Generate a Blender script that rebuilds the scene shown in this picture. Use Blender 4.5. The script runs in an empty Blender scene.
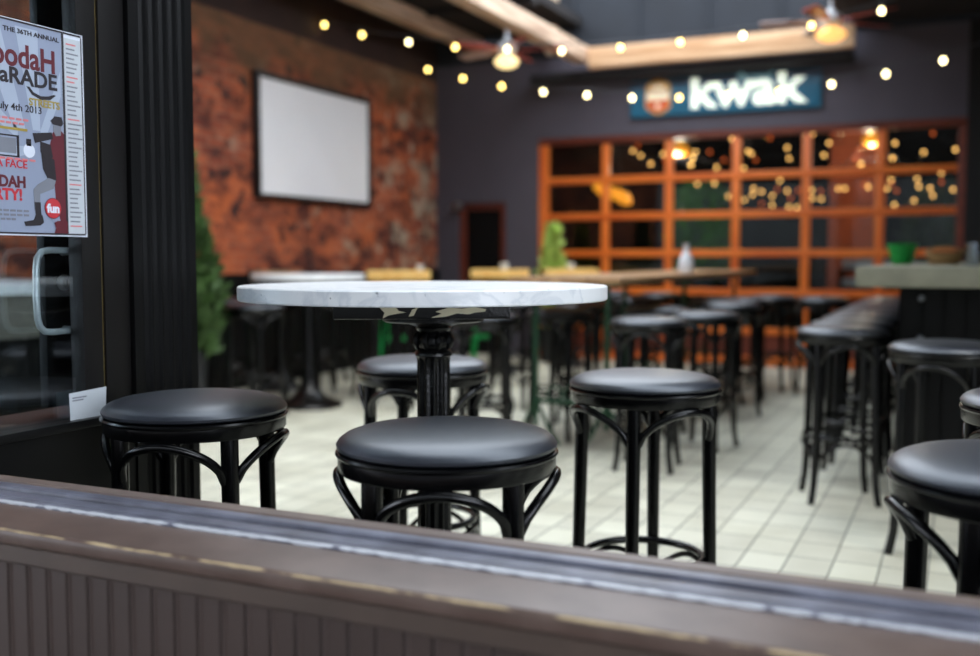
import bpy, bmesh, math, random
from mathutils import Vector, Matrix, noise as mnoise
R = math.radians
PI = math.pi
scene = bpy.context.scene
COL = scene.collection
random.seed(7)

# ------------------------------------------------------------------ materials
def s2l(c):
    return tuple(((v/255.0)/12.92 if v/255.0 <= 0.04045 else ((v/255.0+0.055)/1.055)**2.4) for v in c)

def nt(name):
    m = bpy.data.materials.new(name); m.use_nodes = True
    n = m.node_tree; b = n.nodes['Principled BSDF']
    return m, n, b

def mat(name, rgb, rough=0.5, metal=0.0, var=0.12, scale=9.0, bump=0.0, emit=None, estr=0.0, coat=0.0, spec=0.5):
    m, n, b = nt(name)
    c = s2l(rgb)
    tc = n.nodes.new('ShaderNodeTexCoord')
    no = n.nodes.new('ShaderNodeTexNoise'); no.inputs['Scale'].default_value = scale; no.inputs['Detail'].default_value = 5
    n.links.new(tc.outputs['Object'], no.inputs['Vector'])
    cr = n.nodes.new('ShaderNodeValToRGB')
    cr.color_ramp.elements[0].position = 0.3; cr.color_ramp.elements[1].position = 0.7
    cr.color_ramp.elements[0].color = (*[v*(1-var) for v in c], 1)
    cr.color_ramp.elements[1].color = (*[min(1, v*(1+var)) for v in c], 1)
    n.links.new(no.outputs['Fac'], cr.inputs['Fac']); n.links.new(cr.outputs['Color'], b.inputs['Base Color'])
    b.inputs['Roughness'].default_value = rough; b.inputs['Metallic'].default_value = metal
    b.inputs['Specular IOR Level'].default_value = spec
    b.inputs['Coat Weight'].default_value = coat
    b.inputs['Coat Roughness'].default_value = 0.3; b.inputs['Coat IOR'].default_value = 1.6
    if bump:
        bp = n.nodes.new('ShaderNodeBump'); bp.inputs['Strength'].default_value = bump; bp.inputs['Distance'].default_value = 0.004
        n2 = n.nodes.new('ShaderNodeTexNoise'); n2.inputs['Scale'].default_value = scale*6
        n.links.new(tc.outputs['Object'], n2.inputs['Vector'])
        n.links.new(n2.outputs['Fac'], bp.inputs['Height']); n.links.new(bp.outputs['Normal'], b.inputs['Normal'])
    if emit:
        b.inputs['Emission Color'].default_value = (*s2l(emit), 1); b.inputs['Emission Strength'].default_value = estr
    return m

def brick_mat():
    m, n, b = nt('old_red_brick')
    L = n.links.new
    tc = n.nodes.new('ShaderNodeTexCoord'); sp = n.nodes.new('ShaderNodeSeparateXYZ'); cb = n.nodes.new('ShaderNodeCombineXYZ')
    L(tc.outputs['Object'], sp.inputs[0]); L(sp.outputs['Y'], cb.inputs['X']); L(sp.outputs['Z'], cb.inputs['Y'])
    br = n.nodes.new('ShaderNodeTexBrick')
    br.inputs['Scale'].default_value = 1; br.inputs['Brick Width'].default_value = 0.21; br.inputs['Row Height'].default_value = 0.072
    br.inputs['Mortar Size'].default_value = 0.006; br.inputs['Mortar Smooth'].default_value = 0.3; br.inputs['Bias'].default_value = 0.0
    br.inputs['Color1'].default_value = (*s2l((190, 98, 60)), 1); br.inputs['Color2'].default_value = (*s2l((136, 60, 40)), 1)
    br.inputs['Mortar'].default_value = (*s2l((150, 112, 90)), 1)
    L(cb.outputs[0], br.inputs['Vector'])
    def patch(scale, lo, hi, seed, colr, prev, detail=6, sx=1, sz=1, grad=None):
        mp = n.nodes.new('ShaderNodeMapping'); mp.inputs['Location'].default_value = (seed, seed*2.3, seed*.7)
        mp.inputs['Scale'].default_value = (1, sx, sz)
        L(tc.outputs['Object'], mp.inputs[0])
        no = n.nodes.new('ShaderNodeTexNoise'); no.inputs['Scale'].default_value = scale; no.inputs['Detail'].default_value = detail; no.inputs['Roughness'].default_value = .62
        L(mp.outputs[0], no.inputs['Vector'])
        mr = n.nodes.new('ShaderNodeMapRange'); mr.inputs['From Min'].default_value = lo; mr.inputs['From Max'].default_value = hi
        src = no.outputs['Fac']
        if grad:
            g = n.nodes.new('ShaderNodeMath'); g.operation = 'MULTIPLY_ADD'; g.inputs[1].default_value = grad; L(sp.outputs['Y'], g.inputs[0]); L(src, g.inputs[2])
            g2 = n.nodes.new('ShaderNodeMath'); g2.operation = 'SUBTRACT'; g2.inputs[1].default_value = grad*9.6; L(g.outputs[0], g2.inputs[0]); src = g2.outputs[0]
        L(src, mr.inputs['Value'])
        mx = n.nodes.new('ShaderNodeMix'); mx.data_type = 'RGBA'
        L(mr.outputs[0], mx.inputs[0]); L(prev, mx.inputs[6]); mx.inputs[7].default_value = (*s2l(colr), 1)
        return mx.outputs[2], mr
    c, _ = patch(1.8, .47, .66, 3.1, (198, 100, 52), br.outputs['Color'])
    c, _ = patch(3.0, .46, .62, 9.4, (78, 34, 26), c, sz=1.8)          # soot-dark bricks
    c, _ = patch(6.0, .56, .64, 5.2, (40, 26, 28), c)
    c, _ = patch(2.4, .53, .65, 14.3, (176, 156, 134), c, sz=1.3, grad=.04)      # old whitewash remains
    c, _ = patch(7.0, .60, .68, 21.7, (190, 172, 150), c, grad=.03)
    # old tan render and painted-in shade on the top courses, with a ragged lower edge
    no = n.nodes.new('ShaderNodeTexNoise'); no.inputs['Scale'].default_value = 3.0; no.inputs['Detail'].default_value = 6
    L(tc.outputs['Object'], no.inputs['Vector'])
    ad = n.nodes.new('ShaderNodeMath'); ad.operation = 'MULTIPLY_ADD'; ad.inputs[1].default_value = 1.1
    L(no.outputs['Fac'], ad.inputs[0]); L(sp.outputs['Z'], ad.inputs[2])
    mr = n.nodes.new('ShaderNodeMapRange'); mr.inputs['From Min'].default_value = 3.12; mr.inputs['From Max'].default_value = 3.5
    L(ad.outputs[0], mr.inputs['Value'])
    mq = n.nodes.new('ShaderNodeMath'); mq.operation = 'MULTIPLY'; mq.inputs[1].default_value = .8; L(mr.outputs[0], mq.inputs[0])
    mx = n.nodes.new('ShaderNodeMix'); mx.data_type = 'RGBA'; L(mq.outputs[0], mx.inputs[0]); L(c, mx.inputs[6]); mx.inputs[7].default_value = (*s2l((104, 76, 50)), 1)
    L(mx.outputs[2], b.inputs['Base Color']); b.inputs['Roughness'].default_value = .85
    bp = n.nodes.new('ShaderNodeBump'); bp.inputs['Strength'].default_value = .6; bp.inputs['Distance'].default_value = .006; bp.invert = True
    L(br.outputs['Fac'], bp.inputs['Height']); L(bp.outputs['Normal'], b.inputs['Normal'])
    return m

def tile_mat():
    m, n, b = nt('cream_paver')
    L = n.links.new
    tc = n.nodes.new('ShaderNodeTexCoord'); sp = n.nodes.new('ShaderNodeSeparateXYZ'); cb = n.nodes.new('ShaderNodeCombineXYZ')
    L(tc.outputs['Object'], sp.inputs[0])
    ax = n.nodes.new('ShaderNodeMath'); ax.inputs[1].default_value = 0.0815; L(sp.outputs['X'], ax.inputs[0])
    L(sp.outputs['Y'], cb.inputs['X']); L(ax.outputs[0], cb.inputs['Y'])
    br = n.nodes.new('ShaderNodeTexBrick'); br.offset = 0.0
    br.inputs['Scale'].default_value = 1; br.inputs['Brick Width'].default_value = 0.215; br.inputs['Row Height'].default_value = 0.1585
    br.inputs['Mortar Size'].default_value = 0.0034; br.inputs['Mortar Smooth'].default_value = 0.4
    br.inputs['Color1'].default_value = (*s2l((216, 215, 197)), 1); br.inputs['Color2'].default_value = (*s2l((196, 194, 178)), 1)
    br.inputs['Mortar'].default_value = (*s2l((70, 74, 66)), 1)
    L(cb.outputs[0], br.inputs['Vector'])
    no = n.nodes.new('ShaderNodeTexNoise'); no.inputs['Scale'].default_value = 2.2; no.inputs['Detail'].default_value = 8
    L(tc.outputs['Object'], no.inputs['Vector'])
    cr = n.nodes.new('ShaderNodeValToRGB'); cr.color_ramp.elements[0].position = .3; cr.color_ramp.elements[1].position = .6
    cr.color_ramp.elements[0].color = (.8, .79, .76, 1); cr.color_ramp.elements[1].color = (1, 1, 1, 1)
    L(no.outputs['Fac'], cr.inputs['Fac'])
    mx = n.nodes.new('ShaderNodeMix'); mx.data_type = 'RGBA'; mx.blend_type = 'MULTIPLY'; mx.inputs[0].default_value = 1
    L(br.outputs['Color'], mx.inputs[6]); L(cr.outputs['Color'], mx.inputs[7]); L(mx.outputs[2], b.inputs['Base Color'])
    b.inputs['Roughness'].default_value = .6
    bp = n.nodes.new('ShaderNodeBump'); bp.inputs['Strength'].default_value = .5; bp.inputs['Distance'].default_value = .003; bp.invert = True
    L(br.outputs['Fac'], bp.inputs['Height']); L(bp.outputs['Normal'], b.inputs['Normal'])
    return m

def marble_mat():
    m, n, b = nt('white_marble')
    L = n.links.new
    tc = n.nodes.new('ShaderNodeTexCoord')
    no = n.nodes.new('ShaderNodeTexNoise'); no.inputs['Scale'].default_value = 5; no.inputs['Detail'].default_value = 9; no.inputs['Distortion'].default_value = 1.6
    L(tc.outputs['Object'], no.inputs['Vector'])
    cr = n.nodes.new('ShaderNodeValToRGB'); e = cr.color_ramp.elements
    e[0].position = .44; e[0].color = (*s2l((238, 240, 242)), 1)
    e[1].position = .55; e[1].color = (*s2l((240, 242, 243)), 1)
    k = cr.color_ramp.elements.new(.5); k.color = (*s2l((220, 224, 228)), 1)
    L(no.outputs['Fac'], cr.inputs['Fac'])
    # small dark pits
    n2 = n.nodes.new('ShaderNodeTexNoise'); n2.inputs['Scale'].default_value = 60; n2.inputs['Detail'].default_value = 3
    L(tc.outputs['Object'], n2.inputs['Vector'])
    mr = n.nodes.new('ShaderNodeMapRange'); mr.inputs['From Min'].default_value = .68; mr.inputs['From Max'].default_value = .76
    L(n2.outputs['Fac'], mr.inputs['Value'])
    mx = n.nodes.new('ShaderNodeMix'); mx.data_type = 'RGBA'; L(mr.outputs[0], mx.inputs[0]); L(cr.outputs['Color'], mx.inputs[6]); mx.inputs[7].default_value = (*s2l((150, 156, 160)), 1)
    L(mx.outputs[2], b.inputs['Base Color']); b.inputs['Roughness'].default_value = .28
    return m

def chipped_mat(name, base, chip, edges, thresh=.52, base2=None, rough=.42):
    """brown paint, chipped to a paler undercoat along given (Y, half width, x scale) arrises"""
    m, n, b = nt(name)
    L = n.links.new
    tc = n.nodes.new('ShaderNodeTexCoord'); sp = n.nodes.new('ShaderNodeSeparateXYZ'); L(tc.outputs['Object'], sp.inputs[0])
    no = n.nodes.new('ShaderNodeTexNoise'); no.inputs['Scale'].default_value = 14; no.inputs['Detail'].default_value = 7
    L(tc.outputs['Object'], no.inputs['Vector'])
    cr = n.nodes.new('ShaderNodeValToRGB'); cr.color_ramp.elements[0].position = .35; cr.color_ramp.elements[1].position = .7
    cr.color_ramp.elements[0].color = (*s2l(base), 1); cr.color_ramp.elements[1].color = (*s2l(base2 or base), 1)
    L(no.outputs['Fac'], cr.inputs['Fac'])
    prev = cr.outputs['Color']
    for (yy, zz, hw, sc, th) in edges:
        dy = n.nodes.new('ShaderNodeMath'); dy.operation = 'SUBTRACT'; dy.inputs[1].default_value = yy; L(sp.outputs['Y'], dy.inputs[0])
        dz = n.nodes.new('ShaderNodeMath'); dz.operation = 'SUBTRACT'; dz.inputs[1].default_value = zz; L(sp.outputs['Z'], dz.inputs[0])
        y2 = n.nodes.new('ShaderNodeMath'); y2.operation = 'POWER'; y2.inputs[1].default_value = 2; L(dy.outputs[0], y2.inputs[0])
        z2 = n.nodes.new('ShaderNodeMath'); z2.operation = 'POWER'; z2.inputs[1].default_value = 2; L(dz.outputs[0], z2.inputs[0])
        sm = n.nodes.new('ShaderNodeMath'); sm.operation = 'ADD'; L(y2.outputs[0], sm.inputs[0]); L(z2.outputs[0], sm.inputs[1])
        sq = n.nodes.new('ShaderNodeMath'); sq.operation = 'SQRT'; L(sm.outputs[0], sq.inputs[0])
        mr = n.nodes.new('ShaderNodeMapRange'); mr.inputs['From Min'].default_value = hw; mr.inputs['From Max'].default_value = 0; L(sq.outputs[0], mr.inputs['Value'])
        mp = n.nodes.new('ShaderNodeMapping'); mp.inputs['Scale'].default_value = (sc, 60, 60); L(tc.outputs['Object'], mp.inputs[0])
        n3 = n.nodes.new('ShaderNodeTexNoise'); n3.inputs['Scale'].default_value = 1; n3.inputs['Detail'].default_value = 6; L(mp.outputs[0], n3.inputs['Vector'])
        mu = n.nodes.new('ShaderNodeMath'); mu.operation = 'MULTIPLY'; L(mr.outputs[0], mu.inputs[0]); L(n3.outputs['Fac'], mu.inputs[1])
        m2 = n.nodes.new('ShaderNodeMapRange'); m2.inputs['From Min'].default_value = th; m2.inputs['From Max'].default_value = th+.05; L(mu.outputs[0], m2.inputs['Value'])
        mx = n.nodes.new('ShaderNodeMix'); mx.data_type = 'RGBA'; L(m2.outputs[0], mx.inputs[0]); L(prev, mx.inputs[6]); mx.inputs[7].default_value = (*s2l(chip), 1)
        prev = mx.outputs[2]
    L(prev, b.inputs['Base Color']); b.inputs['Roughness'].default_value = rough
    return m

def glass_mat(name, tint=(235, 240, 242), refl=.12, rough=.0):
    m = bpy.data.materials.new(name); m.use_nodes = True
    n = m.node_tree; n.nodes.remove(n.nodes['Principled BSDF']); out = n.nodes['Material Output']
    t = n.nodes.new('ShaderNodeBsdfTransparent'); t.inputs[0].default_value = (*s2l(tint), 1)
    g = n.nodes.new('ShaderNodeBsdfGlossy'); g.inputs['Roughness'].default_value = rough
    no = n.nodes.new('ShaderNodeTexNoise'); no.inputs['Scale'].default_value = 3
    mr = n.nodes.new('ShaderNodeMapRange'); mr.inputs['To Min'].default_value = refl*.85; mr.inputs['To Max'].default_value = refl*1.15
    n.links.new(no.outputs['Fac'], mr.inputs['Value'])
    mx = n.nodes.new('ShaderNodeMixShader')
    n.links.new(mr.outputs[0], mx.inputs[0]); n.links.new(t.outputs[0], mx.inputs[1]); n.links.new(g.outputs[0], mx.inputs[2])
    n.links.new(mx.outputs[0], out.inputs['Surface'])
    return m

def plank_mat(name, c1, c2, axis='Y', rough=.5, scale=1.0):
    m, n, b = nt(name)
    L = n.links.new
    tc = n.nodes.new('ShaderNodeTexCoord'); mp = n.nodes.new('ShaderNodeMapping')
    mp.inputs['Scale'].default_value = {'Y': (18, 1.2, 18), 'X': (1.2, 18, 18), 'Z': (18, 18, 1.2)}[axis]
    L(tc.outputs['Object'], mp.inputs[0])
    no = n.nodes.new('ShaderNodeTexNoise'); no.inputs['Scale'].default_value = scale; no.inputs['Detail'].default_value = 7
    L(mp.outputs[0], no.inputs['Vector'])
    cr = n.nodes.new('ShaderNodeValToRGB'); cr.color_ramp.elements[0].position = .35; cr.color_ramp.elements[1].position = .68
    cr.color_ramp.elements[0].color = (*s2l(c1), 1); cr.color_ramp.elements[1].color = (*s2l(c2), 1)
    L(no.outputs['Fac'], cr.inputs['Fac']); L(cr.outputs['Color'], b.inputs['Base Color']); b.inputs['Roughness'].default_value = rough
    return m

M = dict(
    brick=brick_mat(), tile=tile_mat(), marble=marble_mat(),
    vinyl=mat('black_vinyl', (11, 12, 22), .46, var=.08, scale=30, bump=.05, spec=1.0, coat=.35),
    black_wood=mat('black_lacquered_wood', (5, 5, 6), .24, var=.15, scale=14, spec=.35),
    cast_iron=mat('black_cast_iron', (6, 6, 7), .30, var=.2, scale=20, bump=.3, spec=.35),
    dark_wall=mat('charcoal_render', (80, 75, 85), .8, var=.07, scale=2.5, bump=.2),
    dark_wall2=mat('black_render', (16, 16, 18), .8, var=.1, scale=2.5, bump=.2),
    slate=mat('slate_blue_cladding', (26, 32, 41), .75, var=.25, scale=1.6, bump=.2),
    umber=mat('dark_umber_boards', (46, 27, 22), .8, var=.25, scale=4),
    ceiling=mat('black_soffit', (24, 22, 24), .85, var=.2, scale=3),
    orange=plank_mat('orange_stained_timber', (198, 88, 30), (234, 128, 48), 'Z', .38),
    orange_h=plank_mat('orange_stained_timber_rail', (198, 88, 30), (234, 128, 48), 'X', .38),
    redwood=plank_mat('dark_red_timber', (92, 36, 22), (116, 48, 28), 'X', .5),
    beam=plank_mat('weathered_beam_timber', (168, 138, 116), (232, 206, 180), 'Y', .75),
    beam_x=plank_mat('weathered_fascia_timber', (176, 132, 92), (226, 192, 156), 'X', .75),
    beam_z=plank_mat('pale_post_timber', (190, 160, 130), (220, 196, 168), 'Z', .75),
    table_wood=plank_mat('honey_table_timber', (236, 178, 92), (252, 212, 130), 'Y', .45),
    plank=plank_mat('brown_table_plank', (150, 112, 74), (196, 156, 112), 'Y', .38),
    green=mat('green_painted_steel', (24, 168, 84), .45, var=.1),
    dgreen=mat('dark_green_painted_steel', (12, 62, 36), .45, var=.1),
    frame=mat('charcoal_painted_frame', (17, 15, 15), .5, spec=.3, var=.1, scale=5),
    black_paint=mat('black_gloss_paint', (7, 7, 8), .42, var=.15, scale=5, spec=.3),
    brass=mat('yellowed_sealant', (120, 102, 52), .6),
    handle=mat('satin_grey_handle', (228, 232, 230), .35, metal=.35, var=.03),
    chrome=mat('brushed_steel', (190, 192, 190), .3, metal=1.0, var=.05),
    alu=chipped_mat('scuffed_aluminium', (74, 74, 86), (186, 188, 194), [(1.2465, .684, .010, 38, .30)], base2=(108, 110, 124), rough=.36),
    alu_dark=mat('dark_rubber_gasket', (24, 26, 38), .5),
    sill=chipped_mat('chipped_brown_sill_paint', (80, 62, 54), (188, 166, 130), [(1.1345, .6755, .008, 17, .385)], base2=(96, 78, 70), rough=.4),
    sill_in=chipped_mat('worn_brown_sill_paint', (96, 82, 76), (140, 116, 90), [(1.364, .694, .006, 40, .36)], base2=(110, 94, 86), rough=.45),
    bead=mat('brown_painted_beadboard', (60, 46, 41), .5, var=.09, scale=6, bump=.1),
    apron=mat('brown_painted_apron', (72, 58, 50), .5, var=.16, scale=9, bump=.1),
    glass=glass_mat('window_glass', refl=.10),
    doorglass=glass_mat('garage_door_glass', (220, 225, 225), refl=.04),
    white=mat('white_paper', (214, 220, 232), .6, var=.03),
    card=mat('pale_card', (188, 194, 200), .6, var=.03),
    screen=mat('white_screen_fabric', (248, 249, 253), .35, spec=.9, var=.02, scale=2),
    screen_frame=mat('black_screen_frame', (14, 14, 18), .4),
    concrete=mat('grey_green_concrete', (116, 115, 98), .65, var=.16, scale=10, bump=.2),
    panel=mat('black_boarding', (6, 6, 7), .6, spec=.2, var=.2, scale=6),
    bolt=mat('bolt_steel', (170, 172, 178), .3, metal=1),
    leaf=mat('conifer_green', (58, 86, 38), .6, var=.45, scale=6),
    leaf2=mat('pale_leaf_green', (182, 210, 112), .6, var=.3, scale=6),
    leaf3=mat('bright_leaf_green', (70, 150, 44), .6, var=.4, scale=4),
    bark=mat('brown_bark', (70, 50, 36), .9),
    pot=mat('black_planter', (26, 28, 32), .5),
    soil=mat('dark_soil', (34, 26, 20), .95),
    teal=mat('teal_sign_board', (20, 96, 126), .5, var=.12, scale=5),
    teal_edge=mat('red_sign_stripe', (84, 44, 66), .5),
    neon=mat('white_lit_letters', (235, 240, 228), .5, var=.02, emit=(232, 244, 224), estr=.72),
    script=mat('pale_blue_script', (150, 190, 200), .5, emit=(120, 170, 180), estr=.3),
    gold=mat('gold_crest', (214, 160, 70), .4, var=.1),
    crest_red=mat('orange_red_crest', (226, 92, 46), .4, var=.1),
    crest_white=mat('cream_crest', (250, 232, 200), .4, var=.1, emit=(250, 225, 190), estr=.25),
    bulb=mat('warm_bulb_glass', (255, 236, 170), .3, var=.02, emit=(255, 218, 120), estr=9),
    bulb2=mat('white_bulb_glass', (255, 246, 210), .3, var=.02, emit=(255, 236, 176), estr=9),
    fairy=mat('amber_bulb_glass', (255, 200, 110), .3, var=.02, emit=(255, 186, 104), estr=6),
    fairy_dim=mat('dim_amber_bulb_glass', (200, 90, 40), .3, var=.02, emit=(230, 100, 40), estr=2.0),
    wire=mat('grey_cable', (70, 74, 84), .6),
    globe=mat('lit_opal_globe', (255, 236, 190), .3, var=.02, emit=(255, 226, 160), estr=1.4),
    globe2=mat('lit_amber_globe', (255, 200, 120), .3, var=.02, emit=(255, 190, 110), estr=1.15),
    amber=mat('amber_shade', (240, 150, 40), .4, var=.02, emit=(240, 150, 40), estr=1.7),
    blade=mat('red_brown_fan_blade', (196, 92, 78), .35, var=.15, scale=5),
    blade_pale=mat('pale_fan_blade', (196, 172, 168), .35, var=.05, scale=5),
    fanwhite=mat('white_fan_motor', (220, 222, 226), .4),
    clay=mat('green_glazed_bowl', (16, 150, 60), .35, var=.12, scale=12),
    wicker=plank_mat('woven_wicker', (110, 84, 50), (176, 142, 92), 'X', .8, 2),
    tumbler=mat('milky_glass', (226, 232, 240), .1, var=.02, spec=.8), clear=glass_mat('clear_drinking_glass', (225, 232, 236), .22, .05),
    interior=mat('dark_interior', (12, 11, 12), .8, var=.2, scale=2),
    street=mat('grey_street_render', (92, 96, 96), .85, var=.25, scale=1.2),
    pavement=mat('dark_asphalt_pavement', (66, 64, 62), .9, var=.12, scale=3),
    intbrick=mat('orange_brick_pier', (190, 96, 62), .8, var=.15, scale=7, emit=None),
    linen=mat('pale_grey_linen', (200, 206, 212), .7, var=.05),
    grey_panel=mat('grey_cabinet_paint', (116, 112, 104), .6),
    step=mat('cream_stone_step', (196, 186, 150), .7, var=.08),
    cream=mat('worn_cream_paint', (206, 198, 170), .6, var=.08, scale=30),
    ink=mat('black_ink', (34, 28, 34), .6, var=.02), maroon=mat('maroon_ink', (92, 24, 36), .6, var=.04),
    red=mat('red_ink', (190, 46, 56), .6, var=.02), greyink=mat('grey_ink', (120, 122, 132), .6, var=.02),
    redpale=mat('pale_red_ink', (206, 120, 122), .6, var=.02), olive=mat('olive_ink', (160, 140, 60), .6, var=.02),
    poster=mat('blue_grey_poster_paper', (140, 150, 172), .5, var=.03), ray=mat('light_blue_poster_ray', (164, 175, 193), .5, var=.02),
    trainers=mat('grey_print', (120, 124, 134), .6, var=.05),
)

M['vinyl'].node_tree.nodes['Principled BSDF'].inputs['Specular Tint'].default_value = (.80, .88, 1, 1)

# ------------------------------------------------------------------ mesh helpers
def new_obj(name, bm, m, parent=None, smooth=True, loc=None, angle=40):
    me = bpy.data.meshes.new(name)
    bmesh.ops.recalc_face_normals(bm, faces=bm.faces[:])
    bm.to_mesh(me); bm.free()
    if smooth:
        me.shade_smooth()
        try: me.set_sharp_from_angle(angle=R(angle))
        except Exception: pass
    if isinstance(m, (list, tuple)):
        for q in m: me.materials.append(q)
    else: me.materials.append(m)
    o = bpy.data.objects.new(name, me); COL.objects.link(o)
    if parent: o.parent = parent
    if loc: o.location = loc
    return o

def tag(o, label=None, cat=None, group=None, kind=None):
    if label: o['label'] = label
    if cat: o['category'] = cat
    if group: o['group'] = group
    if kind: o['kind'] = kind
    return o

def empty(name, loc=(0, 0, 0), rz=0):
    o = bpy.data.objects.new(name, None); o.empty_display_size = .1; COL.objects.link(o)
    o.location = loc; o.rotation_euler = (0, 0, rz)
    return o

def box(bm, x0, x1, y0, y1, z0, z1, bev=0.0, mi=0):
    vs = [bm.verts.new((x, y, z)) for x in (x0, x1) for y in (y0, y1) for z in (z0, z1)]
    idx = [(0, 1, 3, 2), (4, 6, 7, 5), (0, 4, 5, 1), (2, 3, 7, 6), (0, 2, 6, 4), (1, 5, 7, 3)]
    fs = [bm.faces.new([vs[i] for i in f]) for f in idx]
    for f in fs: f.material_index = mi
    if bev:
        es = list({e for f in fs for e in f.edges})
        bmesh.ops.bevel(bm, geom=es, offset=bev, segments=2, affect='EDGES', profile=.6)
    return bm

def boxo(name, x0, x1, y0, y1, z0, z1, m, parent=None, bev=0.0, smooth=True):
    return new_obj(name, box(bmesh.new(), x0, x1, y0, y1, z0, z1, bev), m, parent, smooth)

def lathe(bm, prof, seg=32, cx=0, cy=0, flute=0, fdepth=0, frange=None):
    rings = []
    for (r, z) in prof:
        if r < 1e-5: rings.append([bm.verts.new((cx, cy, z))]); continue
        ring = []
        for i in range(seg):
            a = 2*PI*i/seg; rr = r
            if flute and frange and frange[0] <= z <= frange[1]:
                rr = r - fdepth*(.5-.5*math.cos(a*flute))
            ring.append(bm.verts.new((cx+rr*math.cos(a), cy+rr*math.sin(a), z)))
        rings.append(ring)
    for a, b in zip(rings, rings[1:]):
        if len(a) == 1 and len(b) == 1: continue
        for i in range(seg):
            j = (i+1) % seg
            if len(a) == 1: bm.faces.new((a[0], b[i], b[j]))
            elif len(b) == 1: bm.faces.new((a[i], a[j], b[0]))
            else: bm.faces.new((a[i], a[j], b[j], b[i]))
    for ring in (rings[0], rings[-1]):
        if len(ring) > 1:
            try: bm.faces.new(ring)
            except ValueError: pass
    return bm

def tube(bm, pts, rad, seg=10, closed=False, cap=True):
    pts = [Vector(p) for p in pts]; n = len(pts)
    rads = rad if isinstance(rad, (list, tuple)) else [rad]*n
    tans = []
    for i in range(n):
        if closed: t = pts[(i+1) % n]-pts[i-1]
        else: t = pts[min(i+1, n-1)]-pts[max(i-1, 0)]
        tans.append(t.normalized())
    ref = Vector((0, 0, 1)) if abs(tans[0].z) < .9 else Vector((1, 0, 0))
    u = tans[0].cross(ref).normalized(); rings = []
    for i in range(n):
        t = tans[i]
        u = (u - t*u.dot(t)); u = u.normalized() if u.length > 1e-6 else t.orthogonal().normalized()
        v = t.cross(u)
        rings.append([bm.verts.new(pts[i]+(u*math.cos(2*PI*k/seg)+v*math.sin(2*PI*k/seg))*rads[i]) for k in range(seg)])
    m = n if closed else n-1
    for i in range(m):
        a, b = rings[i], rings[(i+1) % n]
        off = 0
        if closed and i == n-1:
            off = min(range(seg), key=lambda q: (a[0].co-b[q].co).length)
        for k in range(seg):
            bm.faces.new((a[k], a[(k+1) % seg], b[(k+1+off) % seg], b[(k+off) % seg]))
    if cap and not closed:
        bm.faces.new(rings[0]); bm.faces.new(rings[-1])
    return bm

def prism_x(bm, prof, x0, x1, nx=1):
    """extrude a closed (Y,Z) profile along X"""
    rows = []
    for i in range(nx+1):
        x = x0+(x1-x0)*i/nx
        rows.append([bm.verts.new((x, y, z)) for y, z in prof])
    k = len(prof)
    for a, b in zip(rows, rows[1:]):
        for i in range(k): bm.faces.new((a[i], a[(i+1) % k], b[(i+1) % k], b[i]))
    bm.faces.new(rows[0]); bm.faces.new(rows[-1])
    return bm

def plate(bm, pts2, origin, ux, uy, depth):
    """extruded flat outline pts2 (in ux,uy axes) of given depth along ux x uy"""
    origin, ux, uy = Vector(origin), Vector(ux), Vector(uy); nz = ux.cross(uy).normalized()
    a = [bm.verts.new(origin+ux*p[0]+uy*p[1]) for p in pts2]
    b = [bm.verts.new(v.co+nz*depth) for v in a]
    n = len(a)
    bm.faces.new(a); bm.faces.new(b)
    for i in range(n): bm.faces.new((a[i], a[(i+1) % n], b[(i+1) % n], b[i]))
    return bm

def text_obj(name, s, size, m, parent, loc, rot, align='LEFT', bold=0.0, depth=.0004, width=None, shear=0, res=4):
    cu = bpy.data.curves.new(name, 'FONT'); cu.body = s; cu.size = size; cu.align_x = align
    cu.offset = bold; cu.extrude = depth; cu.shear = shear; cu.resolution_u = res
    t = bpy.data.objects.new(name, cu); COL.objects.link(t)
    bpy.context.view_layer.update()
    me = bpy.data.meshes.new_from_object(t.evaluated_get(bpy.context.evaluated_depsgraph_get()))
    COL.objects.unlink(t); bpy.data.objects.remove(t)
    if width:
        xs = [v.co.x for v in me.vertices]; w = max(xs)-min(xs)
        for v in me.vertices: v.co.x *= width/w
    me.materials.clear(); me.materials.append(m); me.name = name
    o = bpy.data.objects.new(name, me); COL.objects.link(o); o.parent = parent
    o.location = loc; o.rotation_euler = rot
    return o

def copy_tree(o, parent=None):
    c = o.copy(); COL.objects.link(c)
    for k in ('label', 'group', 'category'):
        pass
    if parent is not None:
        c.parent = parent
    for ch in list(o.children):
        copy_tree(ch, c)
    return c

# ------------------------------------------------------------------ camera
H = 1.11
yaw, pitch = R(24.827), R(3.926)
cam_d = bpy.data.cameras.new('camera'); cam = bpy.data.objects.new('camera', cam_d); COL.objects.link(cam)
cam.location = (0, 0, H); cam.rotation_euler = (PI/2-pitch, 0, yaw)
cam_d.sensor_width = 36; cam_d.lens = 1020*36/980; cam_d.clip_start = .05; cam_d.clip_end = 200
cam_d.dof.use_dof = True; cam_d.dof.focus_distance = 2.1; cam_d.dof.aperture_fstop = 1.65
scene.camera = cam

# ------------------------------------------------------------------ setting
YF, BX = 10.58, -5.577
o = boxo('floor', -5.6, 3.2, 1.36, YF+.05, -.06, 0, M['tile'], smooth=False); tag(o, kind='structure')
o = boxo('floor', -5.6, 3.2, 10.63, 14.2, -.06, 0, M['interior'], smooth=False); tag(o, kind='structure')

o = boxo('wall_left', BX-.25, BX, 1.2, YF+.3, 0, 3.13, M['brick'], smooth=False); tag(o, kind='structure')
o = boxo('wall_left', BX-.25, BX, 1.2, YF+.3, 3.13, 4.6, M['umber'], smooth=False); tag(o, kind='structure')

bm = box(bmesh.new(), BX, BX+.03, 1.2, YF, 0, .955); box(bm, BX, BX+.045, 1.2, YF, .955, .975)
o = new_obj('trim_17', bm, M['panel'], smooth=False); tag(o, kind='structure')
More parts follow.
